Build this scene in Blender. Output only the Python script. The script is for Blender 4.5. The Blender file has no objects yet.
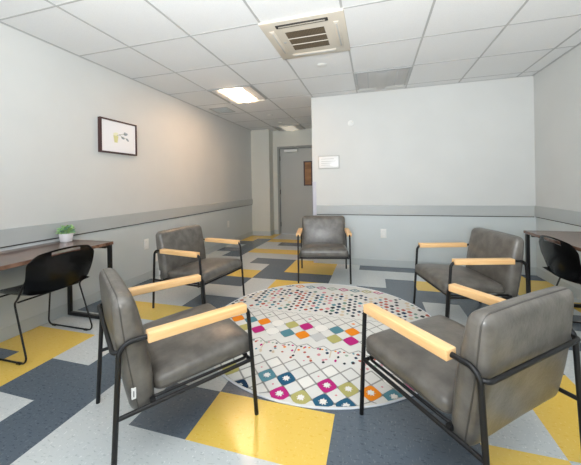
import bpy, bmesh, math, random
from mathutils import Vector, Matrix
random.seed(7)
PI = math.pi
SC = bpy.context.scene
COL = SC.collection

# ------------------------------------------------------------------ room numbers (metres)
XL, XR, YB, H = -2.609, 1.806, 4.047, 2.327      # left wall, right wall, back wall, ceiling
YC, YE = 6.0, 6.25                               # corridor column face, corridor end wall
XC = -0.83                                       # outside corner of the back wall
YF = -1.7                                        # wall behind the camera
CX0, CY0, TILE = -2.0266, 1.4555, 0.61           # ceiling grid
FX0, FY0, FT = 0.1071, 0.1758, 0.305             # floor tile grid
RAIL0, RAIL1 = 0.680, 0.8125

# ------------------------------------------------------------------ materials
def lin(c):
    return tuple((v/255/12.92 if v/255 <= .04045 else ((v/255+.055)/1.055)**2.4) for v in c) + (1.0,)
def mat(name, col, rough=.5, metal=0., spec=.5, noise=None, bump=None, coat=0., emit=None, estr=0., trans=0.):
    """noise = (scale, amount, stretch xyz); bump = (scale, strength, stretch)"""
    m = bpy.data.materials.new(name); m.use_nodes = True
    nt = m.node_tree; b = nt.nodes['Principled BSDF']
    b.inputs['Base Color'].default_value = lin(col)
    b.inputs['Roughness'].default_value = rough
    b.inputs['Metallic'].default_value = metal
    b.inputs['Specular IOR Level'].default_value = spec
    if coat: b.inputs['Coat Weight'].default_value = coat; b.inputs['Coat Roughness'].default_value = .12
    if trans: b.inputs['Transmission Weight'].default_value = trans
    if emit: b.inputs['Emission Color'].default_value = lin(emit); b.inputs['Emission Strength'].default_value = estr
    tc = nt.nodes.new('ShaderNodeTexCoord')
    def tex(scale, st, detail=4):
        mp = nt.nodes.new('ShaderNodeMapping'); mp.inputs['Scale'].default_value = st
        nt.links.new(tc.outputs['Object'], mp.inputs['Vector'])
        n = nt.nodes.new('ShaderNodeTexNoise'); n.inputs['Scale'].default_value = scale
        n.inputs['Detail'].default_value = detail
        nt.links.new(mp.outputs['Vector'], n.inputs['Vector']); return n
    if noise:
        n = tex(noise[0], noise[2] if len(noise) > 2 else (1, 1, 1))
        r = nt.nodes.new('ShaderNodeValToRGB')
        a = noise[1]; c = lin(col)
        r.color_ramp.elements[0].position = .36; r.color_ramp.elements[1].position = .64
        r.color_ramp.elements[0].color = (c[0]*(1-a), c[1]*(1-a), c[2]*(1-a), 1)
        r.color_ramp.elements[1].color = tuple(min(1, v*(1+a)) for v in c[:3]) + (1,)
        nt.links.new(n.outputs['Fac'], r.inputs['Fac']); nt.links.new(r.outputs['Color'], b.inputs['Base Color'])
    if bump:
        n = tex(bump[0], bump[2] if len(bump) > 2 else (1, 1, 1), 6)
        bp = nt.nodes.new('ShaderNodeBump'); bp.inputs['Strength'].default_value = bump[1]; bp.inputs['Distance'].default_value = .002
        nt.links.new(n.outputs['Fac'], bp.inputs['Height']); nt.links.new(bp.outputs['Normal'], b.inputs['Normal'])
    return m
def vct(name, col, fleck, amount):
    """vinyl tile: base colour with short streaky flecks and a waxed surface"""
    m = mat(name, col, .22, bump=(9, .12)); nt = m.node_tree; b = nt.nodes['Principled BSDF']
    tc = nt.nodes.new('ShaderNodeTexCoord')
    prev = None
    for k, (sc, st, lo, c) in enumerate(((38, (1, 3.0, 1), amount, fleck[0]), (55, (2.4, 1, 1), amount + .02, fleck[1]))):
        mp = nt.nodes.new('ShaderNodeMapping'); mp.inputs['Scale'].default_value = st
        mp.inputs['Location'].default_value = (k*3.1, k*1.7, 0)
        nt.links.new(tc.outputs['Object'], mp.inputs['Vector'])
        n = nt.nodes.new('ShaderNodeTexNoise'); n.inputs['Scale'].default_value = sc; n.inputs['Detail'].default_value = 2
        nt.links.new(mp.outputs['Vector'], n.inputs['Vector'])
        mr = nt.nodes.new('ShaderNodeMapRange'); mr.inputs['From Min'].default_value = lo; mr.inputs['From Max'].default_value = lo + .05
        nt.links.new(n.outputs['Fac'], mr.inputs['Value'])
        mx = nt.nodes.new('ShaderNodeMix'); mx.data_type = 'RGBA'
        nt.links.new(mr.outputs['Result'], mx.inputs['Factor'])
        if prev: nt.links.new(prev, mx.inputs[6])
        else: mx.inputs[6].default_value = lin(col)
        mx.inputs[7].default_value = lin(c)
        prev = mx.outputs[2]
    nt.links.new(prev, b.inputs['Base Color'])
    return m
def wood(name, c0, c1, rough, st, scale=6., coat=0.):
    m = mat(name, c0, rough, coat=coat); nt = m.node_tree; b = nt.nodes['Principled BSDF']
    tc = nt.nodes.new('ShaderNodeTexCoord'); mp = nt.nodes.new('ShaderNodeMapping'); mp.inputs['Scale'].default_value = st
    nt.links.new(tc.outputs['Object'], mp.inputs['Vector'])
    n = nt.nodes.new('ShaderNodeTexNoise'); n.inputs['Scale'].default_value = scale; n.inputs['Detail'].default_value = 6
    n.inputs['Distortion'].default_value = .6
    nt.links.new(mp.outputs['Vector'], n.inputs['Vector'])
    r = nt.nodes.new('ShaderNodeValToRGB'); r.color_ramp.elements[0].position = .35; r.color_ramp.elements[1].position = .68
    r.color_ramp.elements[0].color = lin(c0); r.color_ramp.elements[1].color = lin(c1)
    nt.links.new(n.outputs['Fac'], r.inputs['Fac']); nt.links.new(r.outputs['Color'], b.inputs['Base Color'])
    return m

M = {}
M['wall_up'] = mat('wall_paint_white', (205, 206, 203), .6, noise=(2.5, .015), bump=(60, .08))
M['wall_low'] = mat('wall_paint_grey', (196, 202, 202), .45, noise=(2, .02), bump=(60, .08))
M['wall_end'] = mat('corridor_paint', (205, 205, 196), .6, noise=(2, .015))
M['rail'] = mat('rail_grey', (176, 180, 179), .4, noise=(3, .015))
M['base'] = mat('base_vinyl', (184, 190, 189), .45, noise=(4, .02))
M['guard'] = mat('corner_guard_plastic', (190, 190, 200), .4)
M['tile_c'] = mat('ceiling_tile', (228, 229, 229), .9, spec=.1, noise=(160, .02), bump=(220, .35))
M['tbar'] = mat('ceiling_bar', (178, 179, 178), .5)
M['white'] = vct('vinyl_white', (198, 203, 203), ((176, 184, 184), (226, 228, 226)), .62)
M['grey'] = vct('vinyl_grey', (92, 102, 112), ((76, 86, 97), (110, 119, 127)), .60)
M['yellow'] = vct('vinyl_yellow', (232, 196, 94), ((226, 184, 72), (238, 206, 118)), .62)
M['leather'] = mat('grey_leather', (98, 94, 88), .34, spec=.62, noise=(14, .24), bump=(70, .5))
M['piping'] = mat('leather_piping', (74, 71, 67), .45)
M['steel'] = mat('black_steel', (21, 21, 23), .42, metal=.2)
M['beech'] = wood('beech_wood', (230, 182, 122), (240, 200, 148), .42, (14, 1.4, 14), 3.)
M['walnut'] = wood('walnut_desk', (84, 58, 46), (130, 98, 80), .24, (12, 1.2, 12), 2.4, coat=.3)
M['plastic_black'] = mat('black_plastic', (16, 16, 17), .2, spec=.6, coat=.3)
M['plastic_white'] = mat('white_plastic', (228, 228, 224), .4)
M['plastic_cream'] = mat('cream_plastic', (206, 198, 184), .4)
M['dark'] = mat('dark_slot', (48, 44, 40), .7)
M['taupe'] = mat('grille_taupe', (70, 58, 44), .6)
M['tag'] = mat('white_tag', (225, 225, 222), .6)
M['tagmark'] = mat('tag_mark', (120, 120, 120), .6)
M['frame'] = mat('dark_brown_frame', (66, 40, 38), .4, noise=(20, .1))
M['paper'] = mat('white_paper', (235, 235, 236), .7)
M['door'] = mat('door_paint', (172, 174, 170), .45, noise=(1.6, .02))
M['doorframe'] = mat('door_frame_paint', (140, 141, 136), .45)
M['amber'] = mat('amber_glass', (150, 104, 62), .15, noise=(3, .25, (1, 1, 3)))
M['metal'] = mat('satin_metal', (190, 190, 188), .3, metal=.8)
M['pot'] = mat('white_pot', (236, 234, 236), .35)
M['leaf'] = mat('leaf_green', (166, 206, 140), .5, noise=(30, .3))
M['leaf2'] = mat('leaf_blue_green', (142, 184, 160), .5, noise=(30, .3))
M['soil'] = mat('soil', (70, 52, 38), .9)
M['reflector'] = mat('light_reflector', (246, 246, 245), .9, spec=.1, bump=(220, .35))
M['lens_off'] = mat('light_lens_off', (244, 244, 242), .4)
M['lens_on'] = mat('light_lens_on', (255, 240, 222), .4, emit=(255, 222, 190), estr=20.)
M['lens_dim'] = mat('light_lens_dim', (240, 238, 230), .4, emit=(255, 244, 226), estr=.22)
M['window_frame'] = mat('window_frame_white', (225, 225, 225), .4)

# ------------------------------------------------------------------ mesh helpers
def new_bm(): return bmesh.new()
def finish(name, bm, m, parent=None, smooth=False, loc=None, angle=40):
    me = bpy.data.meshes.new(name)
    bmesh.ops.recalc_face_normals(bm, faces=bm.faces[:])
    bm.to_mesh(me); bm.free()
    for mm in (m if isinstance(m, (list, tuple)) else [m]): me.materials.append(mm)
    if smooth:
        me.polygons.foreach_set('use_smooth', [True]*len(me.polygons))
        try: me.set_sharp_from_angle(angle=math.radians(angle))
        except Exception: pass
    o = bpy.data.objects.new(name, me); COL.objects.link(o)
    if loc: o.location = loc
    if parent: o.parent = parent
    return o
def thing(name, label, cat, loc=(0, 0, 0), rz=0., group=None):
    o = bpy.data.objects.new(name, None); COL.objects.link(o)
    o.location = loc; o.rotation_euler = (0, 0, rz); o.empty_display_size = .1
    o['label'] = label; o['category'] = cat
    if group: o['group'] = group
    return o
def tag(o, label, cat, group=None):
    o['label'] = label; o['category'] = cat
    if group: o['group'] = group
    return o
def struct(o, label=None, cat=None):
    o['kind'] = 'structure'
    if label: o['label'] = label
    if cat: o['category'] = cat
    return o
def dup(root, loc, rz, label):
    r = root.copy(); COL.objects.link(r); r.location = loc; r.rotation_euler = (0, 0, rz); r['label'] = label
    for ch in list(root.children):
        c = ch.copy(); COL.objects.link(c); c.parent = r
        for g in list(ch.children):
            d = g.copy(); COL.objects.link(d); d.parent = c
    return r
def box(bm, x0, x1, y0, y1, z0, z1, mi=0, bev=0., seg=2):
    vs = [bm.verts.new((x, y, z)) for x in (x0, x1) for y in (y0, y1) for z in (z0, z1)]
    fs = []
    for q in ((0, 1, 3, 2), (4, 6, 7, 5), (0, 4, 5, 1), (2, 3, 7, 6), (0, 2, 6, 4), (1, 5, 7, 3)):
        f = bm.faces.new([vs[i] for i in q]); f.material_index = mi; fs.append(f)
    bmesh.ops.recalc_face_normals(bm, faces=fs)
    if bev:
        es = list({e for f in fs for e in f.edges})
        bmesh.ops.bevel(bm, geom=es, offset=bev, segments=seg, affect='EDGES', profile=.5)
def fillet(pts, rad, seg=5, closed=False):
    out = []; n = len(pts); P = [Vector(p) for p in pts]
    for i in range(n):
        if not closed and i in (0, n-1): out.append(P[i]); continue
        a, b, c = P[i-1], P[i], P[(i+1) % n]
        r = rad[i] if isinstance(rad, (list, tuple)) else rad
        d1, d2 = (a-b), (c-b); l1, l2 = d1.length, d2.length; d1.normalize(); d2.normalize()
        ang = d1.angle(d2)
        if r <= 0 or ang > PI-.02: out.append(b); continue
        t = min(r/math.tan(ang/2), l1*.49, l2*.49); r2 = t*math.tan(ang/2)
        bis = (d1+d2).normalized(); cen = b + bis*(r2/math.sin(ang/2))
        s, e = b+d1*t-cen, b+d2*t-cen
        for k in range(seg+1):
            out.append(cen + s.normalized().slerp(e.normalized(), k/seg)*r2)
    return out
def tube(bm, pts, r, n=10, closed=False, mi=0):
    P = [Vector(p) for p in pts]; m = len(P)
    # parallel transport frames
    def tan(i):
        if closed: return (P[(i+1) % m]-P[i-1]).normalized()
        if i == 0: return (P[1]-P[0]).normalized()
        if i == m-1: return (P[-1]-P[-2]).normalized()
        return ((P[i+1]-P[i]).normalized()+(P[i]-P[i-1]).normalized()).normalized()
    t = tan(0); u = t.orthogonal().normalized(); rings = []
    for i in range(m):
        t2 = tan(i); q = t.rotation_difference(t2); u = q @ u; u = (u-t2*u.dot(t2)).normalized(); t = t2; v = t.cross(u)
        rings.append([bm.verts.new(P[i]+(u*math.cos(2*PI*k/n)+v*math.sin(2*PI*k/n))*r) for k in range(n)])
    for i in range(m if closed else m-1):
        A, B = rings[i], rings[(i+1) % m]
        if closed and i == m-1:
            # align the last ring with the first
            off = min(range(n), key=lambda s: (A[0].co-B[s].co).length)
            B = B[off:]+B[:off]
        for k in range(n):
            f = bm.faces.new((A[k], A[(k+1) % n], B[(k+1) % n], B[k])); f.material_index = mi
    if not closed:
        bm.faces.new(rings[0][::-1]).material_index = mi; bm.faces.new(rings[-1]).material_index = mi
def lathe(bm, prof, cx=0, cy=0, n=24, mi=0, sq=0.):
    """prof = [(r,z)...]; sq > 0 squares the section"""
    rings = []
    for r, z in prof:
        ring = []
        for k in range(n):
            a = 2*PI*k/n; c, s = math.cos(a), math.sin(a)
            if sq:
                e = 2/(2+sq*6); c2 = math.copysign(abs(c)**e, c); s2 = math.copysign(abs(s)**e, s)
            else: c2, s2 = c, s
            ring.append(bm.verts.new((cx+r*c2, cy+r*s2, z)))
        rings.append(ring)
    for A, B in zip(rings, rings[1:]):
        for k in range(n): bm.faces.new((A[k], A[(k+1) % n], B[(k+1) % n], B[k])).material_index = mi
    bm.faces.new(rings[0][::-1]).material_index = mi; bm.faces.new(rings[-1]).material_index = mi
def rbox(bm, h, r, fn=None, N=14, K=4):
    """rounded cushion box, half sizes h, edge radius r, deformed by fn(Vector, unit vector)"""
    def ticks(hh):
        a = [-hh + r*(1-math.cos(PI/2*k/K)) for k in range(K)]
        mid = [-(hh-r) + 2*(hh-r)*k/N for k in range(N+1)]
        return a + mid + [-v for v in a[::-1]]
    cache = {}
    def V(p):
        key = (round(p[0], 6), round(p[1], 6), round(p[2], 6))
        if key not in cache:
            q = Vector([max(-(h[i]-r), min(h[i]-r, p[i])) for i in range(3)]); d = Vector(p)-q
            if d.length > 1e-9: d = d.normalized()*r
            w = q+d
            cache[key] = bm.verts.new(fn(w) if fn else w)
        return cache[key]
    T = [ticks(h[i]) for i in range(3)]
    for ax in range(3):
        a, b = [i for i in range(3) if i != ax]
        for s in (-1, 1):
            for i in range(len(T[a])-1):
                for j in range(len(T[b])-1):
                    q = []
                    for (u, v) in ((i, j), (i+1, j), (i+1, j+1), (i, j+1)):
                        p = [0, 0, 0]; p[ax] = s*h[ax]; p[a] = T[a][u]; p[b] = T[b][v]; q.append(V(p))
                    if len(set(q)) == 4: bm.faces.new(q)
def rrect(hx, hz, r, seg=6):
    pts = []
    for cx, cz, a0 in ((hx-r, hz-r, 0), (-(hx-r), hz-r, PI/2), (-(hx-r), -(hz-r), PI), (hx-r, -(hz-r), 1.5*PI)):
        for k in range(seg+1):
            a = a0+PI/2*k/seg; pts.append((cx+r*math.cos(a), cz+r*math.sin(a)))
    return pts
def densify(pts, n=6, closed=True):
    out = []
    m = len(pts)
    for i in range(m if closed else m-1):
        a, b = pts[i], pts[(i+1) % m]
        L = math.dist(a, b); k = max(1, int(L/.04))
        for j in range(k): out.append(tuple(a[q]+(b[q]-a[q])*j/k for q in range(len(a))))
    return out

# ------------------------------------------------------------------ the setting
# floor: one mesh, one quad per vinyl tile
rows = {   # i = -9 .. 5
 -6: 'WGGWYYWWGWWGYWW', -5: 'GGWWYYWGGWYYWWG', -4: 'WWWGGWWYYWGGWWY', -3: 'YYWWGGWYYWWWGGW', -2: 'WYYGGWWWWGGWYYW',
 -1: 'GWWWYYGGWWYYWGG', 0: 'GGWWWYYWGGWWYYW', 1: 'WYYGGWWWYYGGWWW',
 2: 'YWWGWWWWGGGYYWG', 3: 'GYGGWGYYGGYWYWG', 4: 'YYWGWWGGGGWYYWW', 5: 'WWWGYGYWWYWYWGG', 6: 'GYYYWWGWYWGGWGW',
 7: 'WWWGGWYYWWWWGWY', 8: 'GWWWWGWWYGWGGGW', 9: 'WGGGWYYWGGGGWWY', 10: 'WYYYGGGWWGYGWYW', 11: 'WWWWGYYWWWWWGYY',
 12: 'WWWGGYYWGGGGGYG', 13: 'WGWWWWWGWWWWWWW', 14: 'GGYYYYWWWWWWWWW', 15: 'WGWWWWWWWWWWWWW', 16: 'GGWGGWWWWWWWWWW',
 17: 'YGYYYYWWWWWWWWW', 18: 'YYWWWWWWWWWWWWW', 19: 'GYWWWWWWWWWWWWW', 20: 'WWWWWWWWWWWWWWW'}
bm = new_bm(); idx = {'W': 0, 'G': 1, 'Y': 2}
x_lo, x_hi, y_lo, y_hi = XL-.1, XR+.1, YF-.1, YE+.1
for j in range(-7, 21):
    for i in range(-9, 6):
        x0 = FX0+i*FT; x1 = x0+FT; y0 = FY0+j*FT; y1 = y0+FT
        if i == -9: x0 = x_lo
        if i == 5: x1 = x_hi
        if j == -7: y0 = min(y0, y_lo)
        if j == 20: y1 = y_hi
        x0, x1, y0, y1 = max(x0, x_lo), min(x1, x_hi), max(y0, y_lo), min(y1, y_hi)
        if x1-x0 < .001 or y1-y0 < .001: continue
        ch = rows[j][i+9] if j in rows else random.choice('WWGY')
        f = bm.faces.new([bm.verts.new(c) for c in ((x0, y0, 0), (x1, y0, 0), (x1, y1, 0), (x0, y1, 0))]); f.material_index = idx[ch]
bmesh.ops.remove_doubles(bm, verts=bm.verts[:], dist=1e-5)
ext = [f for f in bm.faces]
r_ = bmesh.ops.extrude_face_region(bm, geom=ext)
bmesh.ops.translate(bm, vec=(0, 0, -.06), verts=[v for v in r_['geom'] if isinstance(v, bmesh.types.BMVert)])
fl = finish('floor', bm, [M['white'], M['grey'], M['yellow']])
struct(fl)

# ceiling slab and its suspension bars
bm = new_bm(); box(bm, x_lo, x_hi, y_lo, y_hi, H, H+.08)
ceil = struct(finish('ceiling', bm, M['tile_c']))
bm = new_bm()
for k in range(-1, 8):
    x = CX0+k*TILE
    if XL < x < XR: box(bm, x-.008, x+.008, YF, YE, H-.003, H+.001)
for k in range(-6, 9):
    y = CY0+k*TILE
    if YF < y < YE: box(bm, XL, XR, y-.006, y+.006, H-.0025, H+.001)
box(bm, XL, XL+.018, YF, YC, H-.004, H+.001); box(bm, XR-.018, XR, YF, YB, H-.004, H+.001)
box(bm, XC, XR, YB-.018, YB, H-.004, H+.001)
finish('suspension_grid', bm, M['tbar'], ceil)

def wall(name, x0, x1, y0, y1, two=True, m=None):
    bm = new_bm()
    if two:
        box(bm, x0, x1, y0, y1, RAIL0+.06, H, 0); box(bm, x0, x1, y0, y1, 0, RAIL0+.06, 1)
        return struct(finish(name, bm, [M['wall_up'], M['wall_low']]))
    box(bm, x0, x1, y0, y1, 0, H); return struct(finish(name, bm, m or M['wall_end']))
wall('wall_left', XL-.1, XL, YF-.1, YC)
wall('wall_right', XR, XR+.1, YF-.1, YB+.1)
wall('wall_back', XC, XR, YB, YB+.1)
wall('wall_corridor_right', XC, XC+.1, YB+.1, YE)
wall('wall_corridor_left', XL-.1, -2.185, YC, YE+.1, False)
# end wall of the corridor with the doorway cut out
DX0, DX1, DZ = -2.03, -1.12, 1.915
bm = new_bm()
box(bm, -2.185, DX0-.05, YE, YE+.1, 0, H); box(bm, DX1+.05, XC+.1, YE, YE+.1, 0, H); box(bm, DX0-.05, DX1+.05, YE, YE+.1, DZ+.05, H)
struct(finish('wall_corridor_end', bm, M['wall_end']))
# wall behind the camera with a wide window
WX0, WX1, WZ0, WZ1 = -2.3, 1.5, .45, 2.25
bm = new_bm()
box(bm, XL, WX0, YF-.1, YF, 0, H); box(bm, WX1, XR, YF-.1, YF, 0, H); box(bm, WX0, WX1, YF-.1, YF, 0, WZ0); box(bm, WX0, WX1, YF-.1, YF, WZ1, H)
struct(finish('wall_front', bm, M['wall_up']))
bm = new_bm()
for k in range(5):
    x = WX0+(WX1-WX0)*k/4; box(bm, max(WX0, x-.025), min(WX1, x+.025), YF-.08, YF-.03, WZ0, WZ1)
box(bm, WX0, WX1, YF-.08, YF-.03, WZ0, WZ0+.04); box(bm, WX0, WX1, YF-.08, YF-.03, WZ1-.04, WZ1)
struct(finish('window_1', bm, M['window_frame']))

# wall protection rail (a board, its shadow line painted as a dark strip along the lower edge) on three walls
def rail(name, box_pts, shadow_strip):
    bm = new_bm(); box(bm, *box_pts, RAIL0+.006, RAIL1, bev=.003); box(bm, *shadow_strip, RAIL0-.003, RAIL0+.0065, mi=1)
    return struct(finish(name, bm, [M['rail'], M['dark']]))
rail('trim_1', (XL, XL+.018, YF, YC), (XL, XL+.006, YF, YC-.002))
rail('trim_2', (XC+.052, XR-.018, YB-.018, YB), (XC+.052, XR-.018, YB-.006, YB))
rail('trim_3', (XR-.018, XR, YF, YB), (XR-.006, XR, YF, YB-.006))
# corner guard, from the floor to 1.22 m
bm = new_bm(); box(bm, XC-.003, XC+.05, YB-.004, YB, 0, 1.14); box(bm, XC-.004, XC, YB-.004, YB+.05, 0, 1.14)
struct(finish('trim_4', bm, M['guard']))
# base strips
def base(name, x0, x1, y0, y1):
    bm = new_bm(); box(bm, x0, x1, y0, y1, 0, .095, bev=.002); return struct(finish(name, bm, M['base']))
base('baseboard_left', XL, XL+.006, YF, YC)
base('baseboard_right', XR-.006, XR, YF, YB)
base('baseboard_back', XC+.05, XR-.006, YB-.006, YB)
base('baseboard_corridor', XL+.006, -2.179, YC-.006, YC)
base('baseboard_column', -2.185, -2.179, YC, YE)
base('baseboard_end', -2.179, DX0-.05, YE-.006, YE)

# corridor door
d = struct(thing('door_1', 'grey corridor door with a narrow amber vision panel and a white closer', 'door', (DX0, YE+.03, 0)))
W = DX1-DX0
bm = new_bm(); x0 = DX0
VX0, VX1, VZ0, VZ1 = .565, .72, 1.10, 1.60
box(bm, .004, VX0, 0, .045, .008, DZ-.004); box(bm, VX1, W-.004, 0, .045, .008, DZ-.004)
box(bm, VX0, VX1, 0, .045, .008, VZ0); box(bm, VX0, VX1, 0, .045, VZ1, DZ-.004)
finish('door_panel', bm, M['door'], d)
bm = new_bm()
box(bm, -.05, 0, -.045, .07, 0, DZ+.05, bev=.003); box(bm, W, W+.05, -.045, .07, 0, DZ+.05, bev=.003); box(bm, 0, W, -.045, .07, DZ, DZ+.05, bev=.003)
finish('door_frame', bm, M['doorframe'], d)
bm = new_bm(); box(bm, VX0, VX1, .02, .026, VZ0, VZ1)
vp = finish('vision_panel', bm, M['amber'], d)
bm = new_bm()
for (a, b, c, e) in ((VX0-.02, VX0+.006, VZ0-.02, VZ1+.02), (VX1-.006, VX1+.02, VZ0-.02, VZ1+.02)): box(bm, a, b, -.006, .002, c, e)
for (c, e) in ((VZ0-.02, VZ0+.006), (VZ1-.006, VZ1+.02)): box(bm, VX0, VX1, -.006, .002, c, e)
finish('panel_bead', bm, M['frame'], vp)
bm = new_bm(); box(bm, .12, .42, -.075, 0, DZ-.085, DZ-.025, bev=.012)
cl = finish('door_closer', bm, M['plastic_white'], d, True)
bm = new_bm(); tube(bm, [(.32, -.04, DZ-.02), (.5, -.15, DZ+.0), (.36, -.05, DZ+.03)], .008); finish('closer_arm', bm, M['metal'], cl, True)
for z in (.22, .95, 1.7):
    bm = new_bm(); tube(bm, [(.002, -.008, z-.05), (.002, -.008, z+.05)], .009, 8); finish('hinge', bm, M['dark'], d, True)

# ------------------------------------------------------------------ ceiling fittings
def troffer(i, j, lens, label, group='square recessed ceiling lights'):
    x, y = CX0+(i+.5)*TILE, CY0+(j+.5)*TILE
    t = thing('ceiling_light', label, 'ceiling light', (x, y, H), 0, group)
    s = TILE/2-.012
    bm = new_bm()
    for (a, b, c, e) in ((-s, s, -s, -s+.02), (-s, s, s-.02, s), (-s, -s+.02, -s+.02, s-.02), (s-.02, s, -s+.02, s-.02)):
        box(bm, a, b, c, e, -.010, -.001)
    finish('frame', bm, M['tbar'], t)
    # curved reflector leaves either side of a centre rib, running along Y
    q = s-.02
    n = 12
    for sx in (-1, 1):
        prev = None; bm = new_bm()
        for k in range(n+1):
            u = k/n; xx = sx*(q-u*(q-.16)); zz = -.003-.012*math.sin(u*PI/2)
            r = [bm.verts.new((xx, -q, zz)), bm.verts.new((xx, q, zz))]
            if prev: bm.faces.new((prev[0], prev[1], r[1], r[0]))
            prev = r
        bmesh.ops.solidify(bm, geom=bm.faces[:], thickness=.0015)
        finish('reflector', bm, M['reflector'], t, True)
    bm = new_bm(); prev = None
    for k in range(25):
        u = k/24*2-1; xx = u*.145; zz = -.014-.014*math.sqrt(max(0, 1-(u/.38)**2))-.003*(1-u*u)
        r = [bm.verts.new((xx, -q, zz)), bm.verts.new((xx, q, zz))]
        if prev: bm.faces.new((prev[0], prev[1], r[1], r[0]))
        prev = r
    bmesh.ops.solidify(bm, geom=bm.faces[:], thickness=.002)
    finish('lens', bm, lens, t, True)
    for sx in (-1, 1):  # added plates, tilted to catch light as bright arcs at the far end
        bm = new_bm(); vs = [bm.verts.new(v) for v in ((sx*.05, q-.035, -.012), (sx*.27, q-.018, -.012), (sx*.27, q, -.034), (sx*.05, q, -.034))]
        bm.faces.new(vs); bmesh.ops.solidify(bm, geom=bm.faces[:], thickness=.002)
        finish('glint_plate', bm, M['plastic_white'], t)
    return t
troffer(0, 3, M['lens_on'], 'glowing square ceiling light near the left wall')
troffer(3, 3, M['lens_off'], 'unlit square ceiling light directly above the back wall')
troffer(0, 7, M['lens_dim'], 'dim square ceiling light above the corridor door')

# ceiling cassette air conditioner
ax, ay = CX0+2.5*TILE, CY0+1.5*TILE
ac = thing('air_conditioner', 'cream square ceiling cassette air conditioner with a brown central grille', 'air conditioner', (ax, ay, H))
s = .318
bm = new_bm()
box(bm, -s, s, -s, s, -.022, -.0005, bev=.005, seg=3)
pn = finish('panel', bm, M['plastic_cream'], ac, True)
g = .155
bm = new_bm(); box(bm, -g, g, -g, g, -.0235, -.0205, mi=0)
gr = finish('intake_grille', bm, M['taupe'], ac)
bm = new_bm()
for y in (-.052, .052): box(bm, -g, g, y-.003, y+.003, -.0285, -.0225)
finish('grille_bars', bm, M['plastic_cream'], gr)
bm = new_bm()
for (lo, hi) in ((-g+.005, -.057), (-.047, .047), (.057, g-.005)):
    h_ = (hi-lo)*.7
    for k in range(-20, 20):
        xa = k*.0165; xb = xa+h_; ya, yb = lo, hi
        if xb < -g or xa > g: continue
        if xa < -g: ya = lo+(hi-lo)*(-g-xa)/h_; xa = -g
        if xb > g: yb = hi-(hi-lo)*(xb-g)/h_; xb = g
        if xb-xa > .006: tube(bm, [(xa, ya, -.0245), (xb, yb, -.0245)], .0019, 4)
finish('grille_lattice', bm, mat('lattice_beige', (120, 106, 86), .5), gr)
for k in range(4):
    a = k*PI/2; R = Matrix.Rotation(a, 4, 'Z')
    bm = new_bm(); box(bm, -.20, .20, .232, .272, -.028, -.021, mi=0, bev=.003)
    if k in (0,): pass
    box(bm, -.18, .18, .246, .258, -.031, -.0275, mi=1, bev=.001)
    bmesh.ops.transform(bm, matrix=R, verts=bm.verts[:])
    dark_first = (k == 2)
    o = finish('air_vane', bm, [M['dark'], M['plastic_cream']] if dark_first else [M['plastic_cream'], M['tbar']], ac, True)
bm = new_bm(); lathe(bm, [(.012, -.025), (.013, -.021)], -.2, .0, 12); finish('indicator', bm, M['tbar'], ac, True)

# return air vent
bm = new_bm()
vx, vy = -2.33, 4.235
vent = thing('ceiling_vent', 'small beige square ceiling vent beside the left wall', 'vent', (vx, vy, H))
s = .155
for (a, b, c, e) in ((-s, s, -s, -s+.02), (-s, s, s-.02, s), (-s, -s+.02, -s+.02, s-.02), (s-.02, s, -s+.02, s-.02)): box(bm, a, b, c, e, -.008, -.0005)
finish('frame', bm, M['tbar'], vent)
bm = new_bm()
for k in range(9): y = -s+.028+k*.0315; box(bm, -s+.02, s-.02, y-.006, y+.006, -.007, -.002)
finish('slats', bm, M['base'], vent)
# round things on the ceiling
bm = new_bm(); lathe(bm, [(.048, 0), (.048, -.002), (.042, -.006), (.02, -.007)], n=28)
tag(finish('ceiling_speaker', bm, M['plastic_white'], None, True, (-.492, 2.98, H-.0008)), 'round white cover plate on the ceiling tile behind the air conditioner', 'cover plate')
for k, (x, y, lb) in enumerate(((-1.722, 4.80, 'round sprinkler cap on the ceiling, nearer the glowing light'), (-1.742, 5.45, 'round sprinkler cap on the ceiling, nearer the corridor door'))):
    bm = new_bm(); lathe(bm, [(.05, 0), (.05, -.004), (.038, -.012), (.015, -.014)], n=20)
    tag(finish('sprinkler_cap', bm, M['plastic_white'], None, True, (x, y, H-.0008)), lb, 'sprinkler', 'sprinkler caps in the corridor ceiling')

# ------------------------------------------------------------------ wall fittings
def outlet(loc, rz, label, w=.075, h=.118):
    t = thing('wall_outlet', label, 'outlet', loc, rz, 'white wall outlets')     # faces local -Y
    bm = new_bm(); box(bm, -w/2, w/2, -.007, -.0005, -h/2, h/2, bev=.0025); finish('cover_plate', bm, M['plastic_white'], t, True)
    for z in (-h*.22, h*.22):
        bm = new_bm(); box(bm, -.016, .016, -.0082, -.0065, z-.014, z+.014, bev=.0005)
        s_ = finish('socket', bm, M['plastic_white'], t)
        bm = new_bm()
        for x in (-.006, .006): box(bm, x-.0009, x+.0009, -.0088, -.0081, z-.004, z+.006)
        finish('slots', bm, M['tbar'], s_)
    return t
outlet((XL, 2.855, .43), PI/2, 'white wall outlet on the left wall between desk and grey armchair')
outlet((XL, 4.88, .395), PI/2, 'white wall outlet far along the left wall near the corridor')
outlet((.112, YB, .44), 0, 'white wall outlet on the back wall right of the centre armchair')
outlet((XL, 3.0, .24), PI/2, 'white low wall outlet on the left wall behind the grey armchair')
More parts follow.
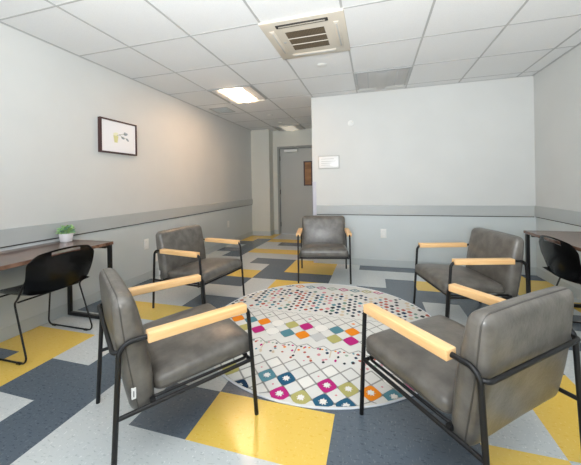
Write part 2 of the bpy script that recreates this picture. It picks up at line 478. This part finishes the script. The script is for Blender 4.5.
# small sign (lettering too small to read) and a sensor on the back wall
t = thing('wall_sign', 'small white rounded plaque on the back wall beside the corridor corner', 'sign', (-.596, YB, 1.408))
bm = new_bm(); box(bm, -.148, .148, -.006, -.0005, -.094, .094, bev=.004); finish('backing_plate', bm, mat('sign_grey', (186, 186, 182), .35), t, True)
bm = new_bm(); box(bm, -.135, .135, -.011, -.0055, -.08, .08, bev=.003); finish('sign_face', bm, mat('sign_white', (228, 228, 226), .3), t, True)
bm = new_bm()
for (a, b, z) in ((-.105, .07, .045), (-.105, .10, .012), (-.105, .09, -.014), (-.105, .02, -.040)):
    box(bm, a, b, -.0118, -.0108, z-.004, z+.004)
finish('faint_lines', bm, mat('sign_line', (192, 192, 190), .5), t)
t = thing('wall_sensor', 'small round white sensor high on the back wall above the plaque', 'sensor', (-.289, YB, 1.925))
bm = new_bm(); tube(bm, [(0, -.0005, 0), (0, -.018, 0)], .038, 28); box(bm, -.014, .014, -.040, -.020, -.020, .008, bev=.004); finish('housing', bm, M['plastic_white'], t, True)
bm = new_bm(); tube(bm, [(.024, -.021, .014), (.024, -.025, .014)], .006, 12); finish('sensor_lens', bm, M['plastic_cream'], t, True)

# framed picture on the left wall (local: faces +X, centre of the picture)
t = thing('framed_picture', 'dark brown framed drawing of a potted sprig on the left wall', 'picture', (XL, 2.478, 1.633))
hw, hh, fw = .230, .174, .016
bm = new_bm()
for (a, b, c, e) in ((-hw, hw, hh-fw, hh), (-hw, hw, -hh, -hh+fw), (-hw, -hw+fw, -hh+fw, hh-fw), (hw-fw, hw, -hh+fw, hh-fw)):
    box(bm, .0005, .036, a, b, c, e, bev=.0015)
finish('frame', bm, M['frame'], t)
bm = new_bm(); box(bm, .004, .026, -hw+fw, hw-fw, -hh+fw, hh-fw); pr = finish('print', bm, M['paper'], t)
def blob(bm, cy, cz, ry, rz_, rot=0, x=.0265, n=14):
    vs = []
    for k in range(n):
        a = 2*PI*k/n; yy, zz = ry*math.cos(a), rz_*math.sin(a)
        vs.append(bm.verts.new((x, cy+yy*math.cos(rot)-zz*math.sin(rot), cz+yy*math.sin(rot)+zz*math.cos(rot))))
    bm.faces.new(vs)
bm = new_bm()
vs = [bm.verts.new((.0265, y, z)) for y, z in ((-.075, .015), (-.012, .012), (-.024, -.058), (-.062, -.058))]; bm.faces.new(vs)
finish('drawn_pot', bm, mat('ink_olive', (214, 210, 150), .8), pr)
bm = new_bm()
for (y, z, a, b, r) in ((.085, .045, .026, .013, .3), (.045, .0, .022, .012, -.3), (.105, -.012, .022, .012, -.7), (.068, .052, .018, .01, .9)): blob(bm, y, z, a, b, r)
finish('drawn_leaves', bm, mat('ink_grey', (150, 160, 168), .8), pr)
bm = new_bm()
for pts in (((-.035, .012), (.0, .03), (.04, .04), (.08, .045)), ((.0, .03), (.03, .012), (.045, 0)), ((.04, .012), (.08, 0), (.1, -.01))):
    tube(bm, [(.0268, a, b) for a, b in pts], .0018, 5)
finish('drawn_stems', bm, mat('ink_green', (128, 138, 96), .8), pr)
bm = new_bm(); blob(bm, -.045, .03, .032, .016, .2); finish('drawn_blossom', bm, mat('ink_pale', (232, 232, 200), .8), pr)

# ------------------------------------------------------------------ desks (local: back on +Y wall side)
def make_desk(label, loc, rz, L):
    t = thing('desk', label, 'desk', loc, rz, 'walnut topped desks with black steel legs')
    bm = new_bm(); box(bm, -L/2, L/2, -.255, .255, .630, .655, bev=.002); finish('desktop', bm, M['walnut'], t)
    for sx in (-1, 1):
        x = sx*(L/2-.017); bm = new_bm(); w = .0135
        for y in (-.232, .215): box(bm, x-w, x+w, y-w, y+w, 0.004, .63, bev=.002)
        box(bm, x-w, x+w, -.232-w+.032, .215-w, .004, .030, bev=.001)
        box(bm, x-w, x+w, -.2, .2, .6, .63)
        finish('leg', bm, M['steel'], t)
    bm = new_bm(); box(bm, -L/2+.034, L/2-.034, .19, .21, .595, .63); finish('apron_rail', bm, M['steel'], t)
    return t
LD = 1.5
make_desk('walnut desk along the left wall holding the small potted plant', (XL+.258, 1.935-LD/2, 0), PI/2, LD)
make_desk('walnut desk along the right wall behind the grey armchair', (XR-.258, 3.115-LD/2, 0), -PI/2, LD)

# potted plant on the left desk
t = thing('potted_plant', 'small leafy green plant in a white pot on the left desk', 'potted plant', (-2.50, 1.845, .655))
bm = new_bm(); lathe(bm, [(.033, .0006), (.036, .004), (.044, .066), (.044, .070), (.039, .070), (.038, .056)], n=32, sq=.25)
finish('pot', bm, M['pot'], t, True)
bm = new_bm(); lathe(bm, [(.037, .05), (.037, .058)], n=24, sq=.25); finish('soil', bm, M['soil'], t)
random.seed(3)
for kind in (0, 1):
    bm = new_bm()
    for k in range(80 if kind == 0 else 40):
        a = random.uniform(0, 2*PI); el = random.uniform(.05, 1.25); R_ = random.uniform(.035, .062)
        c = Vector((math.cos(a)*math.cos(el)*R_*1.1, math.sin(a)*math.cos(el)*R_*1.1, .070+math.sin(el)*R_*1.2))
        tube(bm, [(0, 0, .055), c], .0012, 4)
        L_ = random.uniform(.018, .028); Wd = L_*.42
        dirv = Vector((math.cos(a), math.sin(a), random.uniform(-.2, .8))).normalized(); sd = dirv.cross(Vector((0, 0, 1))).normalized(); up = sd.cross(dirv)
        ring = []
        for q in range(8):
            w_ = 2*PI*q/8; ring.append(bm.verts.new(c+dirv*(L_*math.cos(w_)*.6)+sd*(Wd*math.sin(w_))+up*(.003*math.cos(2*w_))))
        top = bm.verts.new(c+up*.004); bot = bm.verts.new(c-up*.003)
        for q in range(8):
            bm.faces.new((ring[q], ring[(q+1) % 8], top)); bm.faces.new((ring[(q+1) % 8], ring[q], bot))
    finish('foliage', bm, M['leaf'] if kind == 0 else M['leaf2'], t, True)

# ------------------------------------------------------------------ grey armchair (faces local -Y)
def seat_fn(w):
    x, y, z = w                       # half sizes .262,.215,.05
    u = min(1, max(0, (y+.215)/.43))                  # 0 front .. 1 rear
    th = .92-.26*u
    zz = (z+.05)*th + .285
    crown = .030*(1-min(1, abs(x)/.262)**2.6)*(1-abs(2*u-1)**3.2)*((z+.05)/.1)
    zz += crown - .003*u
    return Vector((x*1.02, y*1.03-.078, zz))
def back_fn(w):
    x, y, z = w                       # half sizes .262,.05,.232
    u = min(1, max(0, (z+.232)/.464))
    yy = y*(.74+.32*math.sin(PI*min(1, u*.9+.1))) + .184 + .070*u
    yy -= .014*(1-(x/.262)**2)*math.sin(PI*u)*(1 if y < 0 else .2)
    yy += .016*(x/.262)**2*(-1 if y < 0 else 0)*0
    return Vector((x, yy, .236+(z+.232)*.992 - .004*(x/.262)**2))
def armchair(label, loc, rz):
    t = thing('armchair', label, 'armchair', loc, rz, 'grey armchairs with black frames around the rug')
    bm = new_bm(); rbox(bm, (.266, .218, .05), .038, seat_fn); st = finish('seat', bm, M['leather'], t, True, angle=80)
    bm = new_bm()
    loop = densify(rrect(.2645, .2165, .040))
    for zz in (-.028,):
        tube(bm, [seat_fn(Vector((a, b, zz))) for a, b in loop], .0028, 6, True)
    finish('piping', bm, M['piping'], st, True)
    bm = new_bm(); rbox(bm, (.276, .05, .232), .040, back_fn); bk = finish('backrest', bm, M['leather'], t, True, angle=80)
    for yy in (.022,):
        bm = new_bm(); loop = densify(rrect(.2735, .2295, .042))
        tube(bm, [back_fn(Vector((a, yy, b))) for a, b in loop], .0030, 6, True)
        finish('piping', bm, M['piping'], bk, True)
    bm = new_bm(); p0 = back_fn(Vector((-.276, .022, -.13)))
    box(bm, -.2790, -.2700, p0.y-.005, p0.y+.010, p0.z-.026, p0.z+.014)
    tg = finish('tag', bm, M['tag'], bk)
    bm = new_bm(); box(bm, -.2797, -.2789, p0.y+.001, p0.y+.005, p0.z-.018, p0.z+.004); finish('tag_marks', bm, M['tagmark'], tg)
    for sx in (-1, 1):
        X = sx*.288
        pts = [(X, -.298, 0), (X, -.2595, .53), (X, .2705, .53), (X, .298, 0)]
        bm = new_bm(); tube(bm, fillet(pts, .045, 6), .0098, 12); finish('side_frame', bm, M['steel'], t, True)
        bm = new_bm(); tube(bm, [(X, -.2785, .272), (X, .2845, .262)], .0085, 10); finish('side_rail', bm, M['steel'], t, True)
        bm = new_bm(); box(bm, X-.025, X+.025, -.243, .178, .512, .549, bev=.004, seg=3); finish('armrest', bm, M['beech'], t, True)
        bm = new_bm(); box(bm, min(X, sx*.262), max(X, sx*.262), .150, .170, .266, .284, bev=.002); finish('bracket', bm, M['steel'], t)
    bm = new_bm(); tube(bm, fillet([(-.286, .268, .500), (-.272, .290, .500), (.272, .290, .500), (.286, .268, .500)], .02, 3), .0085, 10); finish('back_bar', bm, M['steel'], t, True)
    bm = new_bm(); tube(bm, fillet([(-.268, -.270, .281), (.268, -.270, .281), (.268, .17, .279), (-.268, .17, .279)], .03, 4, True), .0065, 10, True)
    tube(bm, [(-.288, -.268, .274), (.288, -.268, .274)], .0085, 10)
    finish('seat_frame', bm, M['steel'], t, True)
    return t
first = armchair('grey armchair at front left, its side and back nearest the viewer', (-.9699, 1.2336, 0), math.radians(143.7))
for lb, x, y, a in (('grey armchair against the left wall, partly behind the front left armchair', -1.6106, 2.4474, 80.6),
                    ('grey armchair facing straight ahead at the back wall corner, beyond the rug', -.5961, 3.5063, 9.9),
                    ('grey armchair at back right, turned towards the rug beside the right desk', .698, 2.668, 285.0),
                    ('grey armchair at front right, its broad back turned to the viewer', .3383, 1.3948, 221.0)):
    dup(first, (x, y, 0), math.radians(a), lb)

# ------------------------------------------------------------------ black stacking chair (faces local -Y)
def stack_chair(label, loc, rz):
    t = thing('stacking_chair', label, 'chair', loc, rz, 'black stacking chairs at the desks')
    # seat shell
    bm = new_bm(); nx, ny = 20, 20
    g_ = []
    for j in range(ny+1):
        v = j/ny; row = []
        for i in range(nx+1):
            u = i/nx*2-1
            hw_ = .215*(1-.10*(2*v-1)**4)
            x = u*hw_; y = -.235+.46*v
            if v < .12: y += .03*(u*u)*(1-v/.12)
            z = .418 - .022*(1-u*u)*math.sin(PI*v) - .03*max(0, 1-v/.2)**2 + .012*u*u
            row.append(bm.verts.new((x, y, z)))
        g_.append(row)
    for j in range(ny):
        for i in range(nx): bm.faces.new((g_[j][i], g_[j][i+1], g_[j+1][i+1], g_[j+1][i]))
    bmesh.ops.solidify(bm, geom=bm.faces[:], thickness=.034)
    finish('seat', bm, M['plastic_black'], t, True, angle=60)
    # curved back shell with a hand slot
    bm = new_bm(); nu, nv = 28, 22; verts = {}
    for j in range(nv+1):
        v = j/nv
        for i in range(nu+1):
            u = i/nu*2-1
            hw_ = .230*(1-.05*(1-v)**2)*(1-.07*max(0, (v-.82)/.18)**3)
            x = u*hw_; top = .698-.030*abs(u)**2-.26*max(0, abs(u)-.78)**1.5; bot = .412+.010*u*u+.14*max(0, abs(u)-.75)**1.4
            z = bot+(top-bot)*v
            y = .222+.040*v - .045*u*u*(1-.25*v) + .01*math.sin(PI*v)
            verts[i, j] = bm.verts.new((x, y, z))
    for j in range(nv):
        for i in range(nu):
            u = (i+.5)/nu*2-1; v = (j+.5)/nv
            if abs(u) < .42 and .86 < v < .95: continue
            bm.faces.new((verts[i, j], verts[i+1, j], verts[i+1, j+1], verts[i, j+1]))
    bmesh.ops.solidify(bm, geom=bm.faces[:], thickness=.009)
    for f in bm.faces: pass
    finish('backrest', bm, M['plastic_black'], t, True, angle=50)
    for sx in (-1, 1):
        X = sx*.222
        bm = new_bm()
        pts = [(sx*.16, -.15, .382), (sx*.195, -.185, .375), (X, -.255, .0085), (X, .215, .0085), (sx*.212, .09, .372), (sx*.224, .14, .41), (sx*.214, .195, .52)]
        tube(bm, fillet(pts, [0, .02, .035, .035, .03, .02, 0], 5), .0058, 8); finish('sled_leg', bm, M['steel'], t, True)
        for y in (-.19, .14):
            bm = new_bm(); box(bm, X-.009, X+.009, y-.018, y+.018, 0, .012, bev=.003); finish('glide', bm, M['plastic_black'], t)
    for y, w_ in ((-.14, .165), (.10, .2)):
        bm = new_bm(); tube(bm, [(-w_, y, .376), (w_, y, .376)], .006, 8); finish('cross_rod', bm, M['steel'], t, True)
    return t
sc0 = stack_chair('black plastic stacking chair tucked in at the left desk', (-2.305, 1.515, 0), math.radians(270))
dup(sc0, (1.475, 2.53, 0), math.radians(91), 'black plastic stacking chair at the right desk, cut by the photo edge')

# ------------------------------------------------------------------ round rug with woven pattern
RX, RY, RR = -.416, 2.301, .905
PAL = {'cream': (224, 223, 218), 'line': (160, 159, 154), 'magenta': (190, 46, 124), 'navy': (38, 62, 88), 'blue': (48, 96, 124), 'teal': (92, 140, 152),
       'olive': (184, 178, 112), 'orange': (240, 142, 40), 'white': (236, 234, 228), 'rust': (180, 98, 84), 'dark': (54, 60, 66), 'pink': (214, 150, 156),
       'sage': (160, 178, 160), 'binding': (228, 230, 234), 'sand': (212, 196, 172), 'green': (110, 140, 128), 'ltgrey': (200, 200, 198)}
names = list(PAL); rmats = [mat('rug_'+k, c, .95, spec=.1, bump=(300, .5)) for k, c in PAL.items()]
bm = new_bm(); n = 96
TOPZ = .006
top = [bm.verts.new((RR*math.cos(2*PI*k/n), RR*math.sin(2*PI*k/n), TOPZ)) for k in range(n)]
bot = [bm.verts.new((RR*math.cos(2*PI*k/n), RR*math.sin(2*PI*k/n), .0005)) for k in range(n)]
bm.faces.new(top); bm.faces.new(bot[::-1])
for k in range(n): bm.faces.new((top[k], bot[k], bot[(k+1) % n], top[(k+1) % n]))
def poly(pts, col, lift=.0004):
    if any(math.hypot(a, b) > RR-.012 for a, b in pts):
        # clip radially against the rim so the pattern runs off the edge
        if all(math.hypot(a, b) > RR-.012 for a, b in pts): return
        q = []
        for a, b in pts:
            d_ = math.hypot(a, b)
            if d_ > RR-.012: a, b = a*(RR-.012)/d_, b*(RR-.012)/d_
            q.append((a, b))
        pts = q
    try: bm.faces.new([bm.verts.new((a, b, TOPZ+lift)) for a, b in pts]).material_index = names.index(col)
    except Exception: pass
def diamond(x, y, w, h, col, lift=.0004):
    # a woven lozenge with slightly bulging sides and soft corners
    q = []
    for k in range(16):
        a = 2*PI*k/16; c, s = math.cos(a), math.sin(a); e = 1.35
        q.append((x+w*math.copysign(abs(c)**(2/e), c), y+h*math.copysign(abs(s)**(2/e), s)))
    poly(q, col, lift)
def seg(a, b, w, col, lift=.0007):
    a = Vector(a); b = Vector(b); d_ = (b-a); 
    if d_.length < 1e-6: return
    nn = Vector((-d_.y, d_.x)).normalized()*w
    poly([tuple(a+nn), tuple(b+nn), tuple(b-nn), tuple(a-nn)], col, lift)
def outline(x, y, w, h, col, lw=.0048):
    P = [(x-w, y), (x, y-h), (x+w, y), (x, y+h)]
    for k in range(4): seg(P[k], P[(k+1) % 4], lw, col)
DXL, DYL = .1155, .125
HW, HH_ = DXL/2, DYL/2
# front band: rows y = -.85, -.725, -.60
def lat(col_i, y0): return (-.0785+col_i*DXL, y0)
fr = {(0, -.850): 'magenta', (1, -.850): 'olive', (2, -.857): 'blue', (3, -.850): 'blue', (-2, -.835): 'navy',
      (0, -.725): 'blue', (-1, -.715): 'teal', (2, -.730): 'magenta', (3, -.730): 'olive', (4, -.730): 'orange', (5, -.715): 'teal', (-3, -.725): 'olive', (-4, -.60): 'olive', (6, -.60): 'magenta', (5, -.60): 'white'}
for i in range(-7, 8):
    for y in (-.85, -.725, -.60):
        x = lat(i, y)[0]
        key = [k for k in fr if k[0] == i and abs(k[1]-y) < .02]
        outline(x, y, HW, HH_, 'line')
        if key:
            c = fr[key[0]]
            diamond(x, y, HW*.93, HH_*.93, c, .0009)
            # woven star in the middle
            diamond(x, y, HW*.30, HH_*.30, 'white', .0034)
            for s1, s2 in ((1, 1), (1, -1)): seg((x-.015*s1, y-.015*s2), (x+.015*s1, y+.015*s2), .0045, 'white', .0018+.0003*s2)
            for s1, s2 in ((1, 0), (0, 1)): seg((x-.024*s1, y-.024*s2), (x+.024*s1, y+.024*s2), .003, 'sand' if c in ('olive', 'orange') else 'ltgrey', .0026+.0003*s2)
        elif (i+int(abs(y)*8)) % 3 == 0:
            diamond(x, y, HW*.75, HH_*.75, 'white', .0008)
        # little specks on the white diamonds between
        if (i*7+int(-y*40)) % 3 == 0: diamond(x+HW, y+HH_, .007, .007, 'pink', .0009)
# middle band: rows .02 (pale), -.105, -.24
mid = {(-4, -.225): 'olive', (-3, -.10): 'orange', (-3, -.225): 'magenta', (-1, -.105): 'olive', (-1, -.235): 'teal', (0, -.105): 'magenta', (0, -.24): 'orange',
       (2, -.12): 'teal', (3, -.118): 'orange', (2, -.25): 'olive', (3, -.255): 'magenta', (-4, -.10): 'teal', (1, -.24): 'ltgrey', (-2, -.225): 'white', (1, -.105): 'white', (-2, -.105): 'white', (5, -.115): 'magenta', (5, -.24): 'teal', (6, -.115): 'olive', (-5, -.11): 'orange', (-6, -.22): 'magenta'}
for i in range(-7, 8):
    for y in (.02, -.105, -.235):
        x = -.102+i*DXL
        outline(x, y, HW, HH_, 'line', .0042)
        key = [k for k in mid if k[0] == i and abs(k[1]-y) < .03]
        if key and y < 0: diamond(x, y, HW*.93, HH_*.93, mid[key[0]], .0009)
        elif y > 0 and i % 3 == 0: diamond(x, y, .016, .012, ('pink', 'orange', 'sage')[(i//3) % 3], .0009)
# zigzag arches and small motifs between the bands
random.seed(11)
for i in range(-7, 8):
    x = -.102+(i+.5)*DXL*1.0
    y0 = -.36
    for k, col in ((0, 'line'),):
        seg((x-HW, y0-.03), (x, y0+.015), .004, col); seg((x, y0+.015), (x+HW, y0-.03), .004, col)
    if i % 2 == 0: seg((x-HW, y0-.03), (x-HW, y0-.11), .004, 'sand' if i % 4 else 'line')
    cols = ['dark', 'magenta', 'orange', 'teal', 'rust', 'navy', 'pink', 'sage']
    for q in range(4):
        cx_, cy_ = x+random.uniform(-.045, .045), y0-.035-q*.03+random.uniform(-.008, .008)
        diamond(cx_, cy_, random.uniform(.008, .014), random.uniform(.009, .016), random.choice(cols), .0009)
    for q in range(3):
        diamond(x-.03+q*.028, y0-.028, .009, .009, cols[(i+q) % 8], .001)
for i in range(-7, 8):
    x = -.102+i*DXL
    for q in range(2):
        diamond(x+random.uniform(-.04, .04), -.50+random.uniform(-.03, .02), .010, .012, random.choice(['rust', 'dark', 'teal', 'pink', 'sand', 'orange']), .0009)
# far field of dots in columns
colseq = ['dark', 'rust', 'navy', 'sand', 'dark', 'teal', 'rust', 'pink', 'dark', 'navy', 'sand', 'green']
k = 0
xx = -.86
while xx < .88:
    base_c = colseq[k % len(colseq)]
    for r_ in range(8):
        y = .16+r_*.062+(.031 if k % 2 else 0)
        if y > .66: continue
        rr = random.random()
        c = base_c if rr < .62 else random.choice(colseq)
        s_ = random.uniform(.016, .0245)
        if r_ == 0 and random.random() < .5: s_ *= .6
        if random.random() < .9: diamond(xx+random.uniform(-.003, .003), y, s_*.95, s_*1.05, c, .0009)
    xx += .0455; k += 1
for i in range(-40, 40):
    x = i*.022
    if i % 2 == 0: seg((x, .095), (x+.022, .115), .0022, 'line'); seg((x+.022, .115), (x+.044, .095), .0022, 'line')
# far edge: row of outlined diamonds
tops = {-4: 'sage', -3: 'blue', -2: 'orange', -1: 'teal', 0: 'magenta', 1: 'sage', 2: 'magenta', 3: 'teal', 4: 'olive', 5: 'magenta'}
for i in range(-5, 6):
    x = -.135+i*DXL; y = .75
    outline(x, y, HW, .05, 'line', .0028)
    if i in tops:
        outline(x, y, HW*.8, .038, tops[i], .0055); diamond(x, y, .014, .012, tops[i], .0009)
bmesh.ops.translate(bm, vec=(0, 0, 0), verts=bm.verts[:])
me = bpy.data.meshes.new('rug'); bm.normal_update(); bm.to_mesh(me); bm.free()
for m_ in rmats: me.materials.append(m_)
rug = bpy.data.objects.new('rug', me); COL.objects.link(rug); rug.location = (RX, RY, 0)
tag(rug, 'round cream rug with multicoloured diamonds and dots in the middle of the floor', 'rug')
bm = new_bm(); tube(bm, [((RR-.002)*math.cos(2*PI*k/n), (RR-.002)*math.sin(2*PI*k/n), .0046) for k in range(n)], .0042, 8, True)
eb = finish('edge_binding', bm, rmats[names.index('binding')], rug, True); eb['label'] = 'white stitched edge of the rug'

# ------------------------------------------------------------------ camera
yaw, roll = .27812, -.01697
F_ = Vector((-math.sin(yaw), math.cos(yaw), 0)); R0 = Vector((math.cos(yaw), math.sin(yaw), 0)); U0 = Vector((0, 0, 1))
c, s = math.cos(roll), math.sin(roll)
R2 = c*R0+s*U0; U2 = -s*R0+c*U0
cam = bpy.data.cameras.new('camera'); co = bpy.data.objects.new('camera', cam); COL.objects.link(co)
mw = Matrix(((R2.x, U2.x, -F_.x, 0), (R2.y, U2.y, -F_.y, 0), (R2.z, U2.z, -F_.z, 1.0993), (0, 0, 0, 1)))
co.matrix_world = mw
cam.sensor_width = 36; cam.lens = 292.02/581*36; cam.shift_y = -(232.5-185.09)/581; cam.clip_start = .02
SC.camera = co

# ------------------------------------------------------------------ light
def area(name, loc, rot, sx, sy, energy, col):
    l = bpy.data.lights.new(name, 'AREA'); l.shape = 'RECTANGLE'; l.size = sx; l.size_y = sy; l.energy = energy; l.color = col
    o = bpy.data.objects.new(name, l); COL.objects.link(o); o.location = loc; o.rotation_euler = rot; return o
area('daylight_through_window', ((WX0+WX1)/2, YF-.02, (WZ0+WZ1)/2), (PI/2, 0, 0), WX1-WX0, WZ1-WZ0, 32, (.86, .94, 1.0))
l = bpy.data.lights.new('bounced_flash', 'SPOT'); l.energy = 575; l.spot_size = math.radians(165); l.spot_blend = 1.0; l.shadow_soft_size = .15; l.color = (.95, .975, 1)
o = bpy.data.objects.new('bounced_flash', l); COL.objects.link(o); o.location = (-.1, -.55, 1.2); o.rotation_euler = (PI-.67, 0, 0)
w = bpy.data.worlds.new('sky'); SC.world = w; w.use_nodes = True
bg = w.node_tree.nodes['Background']; bg.inputs['Color'].default_value = (.75, .85, 1, 1); bg.inputs['Strength'].default_value = 1.
SC.view_settings.view_transform = 'Standard'; SC.view_settings.look = 'None'
SC.view_settings.gamma = 1; SC.view_settings.use_curve_mapping = False
SC.view_settings.exposure = 0.02
